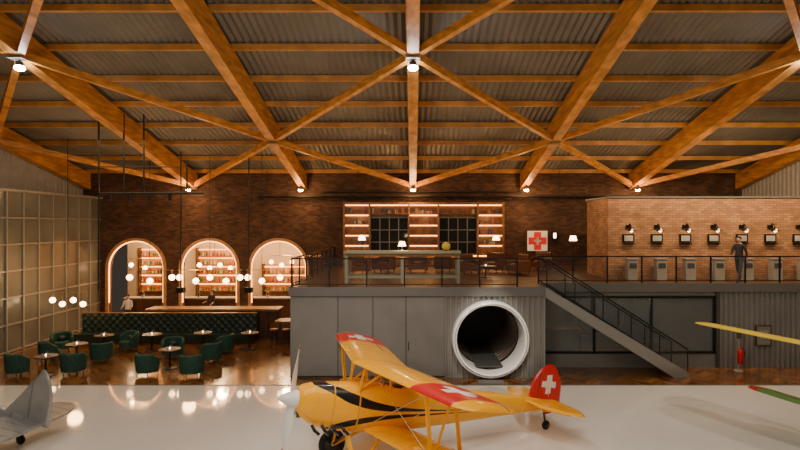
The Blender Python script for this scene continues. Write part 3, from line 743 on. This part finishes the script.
# ------------------------------------------------ people
def person(name,loc,yaw,shirt,trous,hairc,stride=.0,armf=(0,0),elbow=(.2,.2),H=1.74):
    k=H/1.74
    J={}; R={}
    def j(n,p,r): J[n]=Vector(p)*k; R[n]=r*k if not isinstance(r,tuple) else (r[0]*k,r[1]*k)
    j('pel',(0,0,.94),(.15,.11)); j('wai',(0,0,1.08),(.135,.10)); j('che',(0,.0,1.28),(.165,.115)); j('nek0',(0,.0,1.43),(.09,.08)); j('nek',(0,-.01,1.50),(.052,.055)); j('hd0',(0,-.02,1.56),(.066,.08)); j('hd1',(0,-.025,1.65),(.078,.098)); j('hd2',(0,-.015,1.71),(.06,.075))
    E=[('pel','wai'),('wai','che'),('che','nek0'),('nek0','nek'),('nek','hd0'),('hd0','hd1'),('hd1','hd2')]
    for i,s in enumerate((-1,1)):
        f=stride*(1 if s>0 else -1)
        hip=Vector((s*.09,0,.90)); kn=hip+Vector((s*.01,-f*.5-.02,-.43)); an=Vector((s*.10,-f*1.0+ (.06 if f<0 else 0),.09+(.05 if f<0 else 0)))
        j('hip%d'%i,hip,.092); j('kn%d'%i,kn,.058); j('cf%d'%i,kn.lerp(an,.35)+Vector((0,.015,0)),.056); j('an%d'%i,an,.038); j('ft%d'%i,an+Vector((s*.015,-.13,-.055)),(.042,.03)); j('to%d'%i,an+Vector((s*.02,-.19,-.06)),(.035,.022))
        E+= [('pel','hip%d'%i),('hip%d'%i,'kn%d'%i),('kn%d'%i,'cf%d'%i),('cf%d'%i,'an%d'%i),('an%d'%i,'ft%d'%i),('ft%d'%i,'to%d'%i)]
        a=armf[i]; e=elbow[i]; sh=Vector((s*.175,0,1.40)); el=sh+Vector((s*.05,-sin(a)*.29,-cos(a)*.29)); wr=el+Vector((s*.0,-sin(a+e)*.25,-cos(a+e)*.25)); d=(wr-el).normalized(); pm=wr+d*.07
        j('sh%d'%i,sh,.062); j('el%d'%i,el,.042); j('wr%d'%i,wr,.027); j('pm%d'%i,pm,(.034,.02))
        E+= [('nek0','sh%d'%i),('sh%d'%i,'el%d'%i),('el%d'%i,'wr%d'%i),('wr%d'%i,'pm%d'%i)]
        J['hand%d'%i]=(pm*k,d,s)
    names=[n for n in J if not n.startswith('hand')]; idx={n:q for q,n in enumerate(names)}
    me=bpy.data.meshes.new('tmp'); me.from_pydata([J[n] for n in names],[(idx[a],idx[b]) for a,b in E],[])
    o=bpy.data.objects.new('tmp',me); bpy.context.scene.collection.objects.link(o)
    md=o.modifiers.new('s','SKIN'); sv=me.skin_vertices[0].data
    for n in names: r=R[n]; sv[idx[n]].radius=r if isinstance(r,tuple) else (r,r); sv[idx[n]].use_root=(n=='pel')
    md.use_smooth_shade=True; o.modifiers.new('b','SUBSURF').levels=2
    bpy.context.view_layer.update(); dg=bpy.context.evaluated_depsgraph_get(); em=o.evaluated_get(dg).to_mesh()
    m=MB(); vs=[v.co.copy() for v in em.vertices]; fs=[tuple(p.vertices) for p in em.polygons]; ms=[]
    for p in em.polygons:
        c=p.center; best=min(names,key=lambda n:(J[n]-c).length)
        if c.z>1.47*k: q=skin
        elif best.startswith(('wr','pm')): q=skin
        elif best.startswith(('an','ft','to')) and c.z<.11*k+.06: q=blackp
        elif best.startswith(('hip','kn','cf','pel','an')) and c.z<.98*k: q=trous
        else: q=shirt
        ms.append(q)
    m.add(vs,fs,ms); bpy.data.objects.remove(o)
    hc=J['hd1']
    m.sph(hc+Vector((0,.022,.028))*k,.098*k,hairc,sc=(.88,1.0,.95))
    m.sph(hc+Vector((0,-.028,-.03))*k,.083*k,skin,sc=(.86,.9,1.15))
    for s in(-1,1):
        m.sph(hc+Vector((s*.03,-.098,-.005))*k,.012*k,white,u=8,w=6); m.sph(hc+Vector((s*.03,-.108,-.005))*k,.006*k,blackp,u=6,w=5); m.sph(hc+Vector((s*.082,0,-.015))*k,.022*k,skin,sc=(.4,.7,1.2),u=8,w=6)
        m.sph(hc+Vector((s*.03,-.102,.018))*k,.016*k,hairc,sc=(1,.4,.3),u=8,w=5)
    m.cyl(hc+Vector((0,-.095,.0))*k,hc+Vector((0,-.122,-.035))*k,.008*k,skin,r2=.015*k,n=8); m.sph(hc+Vector((0,-.098,-.068))*k,.02*k,mat('lips',(.4,.13,.1),.5),sc=(1.1,.4,.35),u=8,w=6)
    for i in range(2):
        pm,d,s=J['hand%d'%i]; fw=d.cross(Vector((s,0,0))).normalized(); inn=Vector((-s,0,0))
        for q in range(4):
            L=[.075,.085,.08,.062][q]*k; b=pm+d*.01*k+fw*(.027-.018*q)*k; p1=b+d*L*.5+inn*.004; p2=p1+(d*.85+inn*.5)*L*.5; m.cyl(b,p1,.0085*k,skin,r2=.008*k,n=7); m.cyl(p1,p2,.008*k,skin,r2=.006*k,n=7)
        b=pm-d*.04*k+fw*.028*k; p1=b+(d*.6+fw*.6)*.04*k; m.cyl(b,p1,.011*k,skin,r2=.009*k,n=7); m.cyl(p1,p1+(d*.9+inn*.3)*.03*k,.009*k,skin,r2=.007*k,n=7)
    zmin=min(v[2] for v in m.v)
    return m.obj(name,Vector(loc)-Vector((0,0,zmin)),(0,0,yaw),ang=80)
dk=mat('cloth_dark',(.03,.03,.035),.8); jn=mat('cloth_denim',(.04,.05,.08),.8); ws=mat('cloth_white',(.7,.68,.63),.8); hr=mat('hair_brown',(.04,.02,.012),.7); hr2=mat('hair_black',(.01,.008,.007),.6)
person('walking_person',((739-413)*21.1/F,21.1,MZ),radians(-60),dk,jn,hr2,stride=.22,armf=(.35,-.3),H=1.8)
person('standing_waiter',((128-413)*28.5/F,28.5,0),radians(10),ws,dk,hr,armf=(.25,.25),elbow=(1.2,1.2),H=1.78)
person('bartender',((212-413)*30.6/F,30.6,0),radians(-20),dk,dk,hr2,armf=(.3,.2),elbow=(1.1,.9),H=1.78)
# ------------------------------------------------ lights
for y,e in((25.5,250),(19.5,230),(12.5,150)):
    light('AREA','roof_fill',(0,y,6.6),e,(1,.6,.28),rot=(pi,0,0),size=30,size_y=.5)  # unseen strips without fixtures, added to light the roof from below
light('AREA','gallery_fill',(0,6,11.2),1000,NEUT,size=14,size_y=6)  # added overhead fill with no fixture, brightens floor and aircraft
light('AREA','gallery_key',(-5,2,8.5),420,NEUT,size=4,size_y=3,target=(0,12.5,1))  # added key light from near the camera, no fixture
light('SPOT','added_aircraft_spot',(0,11,10.5),900,NEUT,spot=55,blend=.6,size=.25,target=(0,13,1))  # added spot with no fixture, brightens the biplane
w=bpy.data.worlds.new('World'); bpy.context.scene.world=w; w.use_nodes=True; w.node_tree.nodes['Background'].inputs[0].default_value=(1,.8,.62,1); w.node_tree.nodes['Background'].inputs[1].default_value=.045
cam=bpy.data.cameras.new('Camera'); co=bpy.data.objects.new('Camera',cam); bpy.context.scene.collection.objects.link(co)
cam.sensor_width=36; cam.lens=24; cam.shift_x=-13/800; co.location=(0,0,CZ); co.rotation_euler=(pi/2,0,0); bpy.context.scene.camera=co
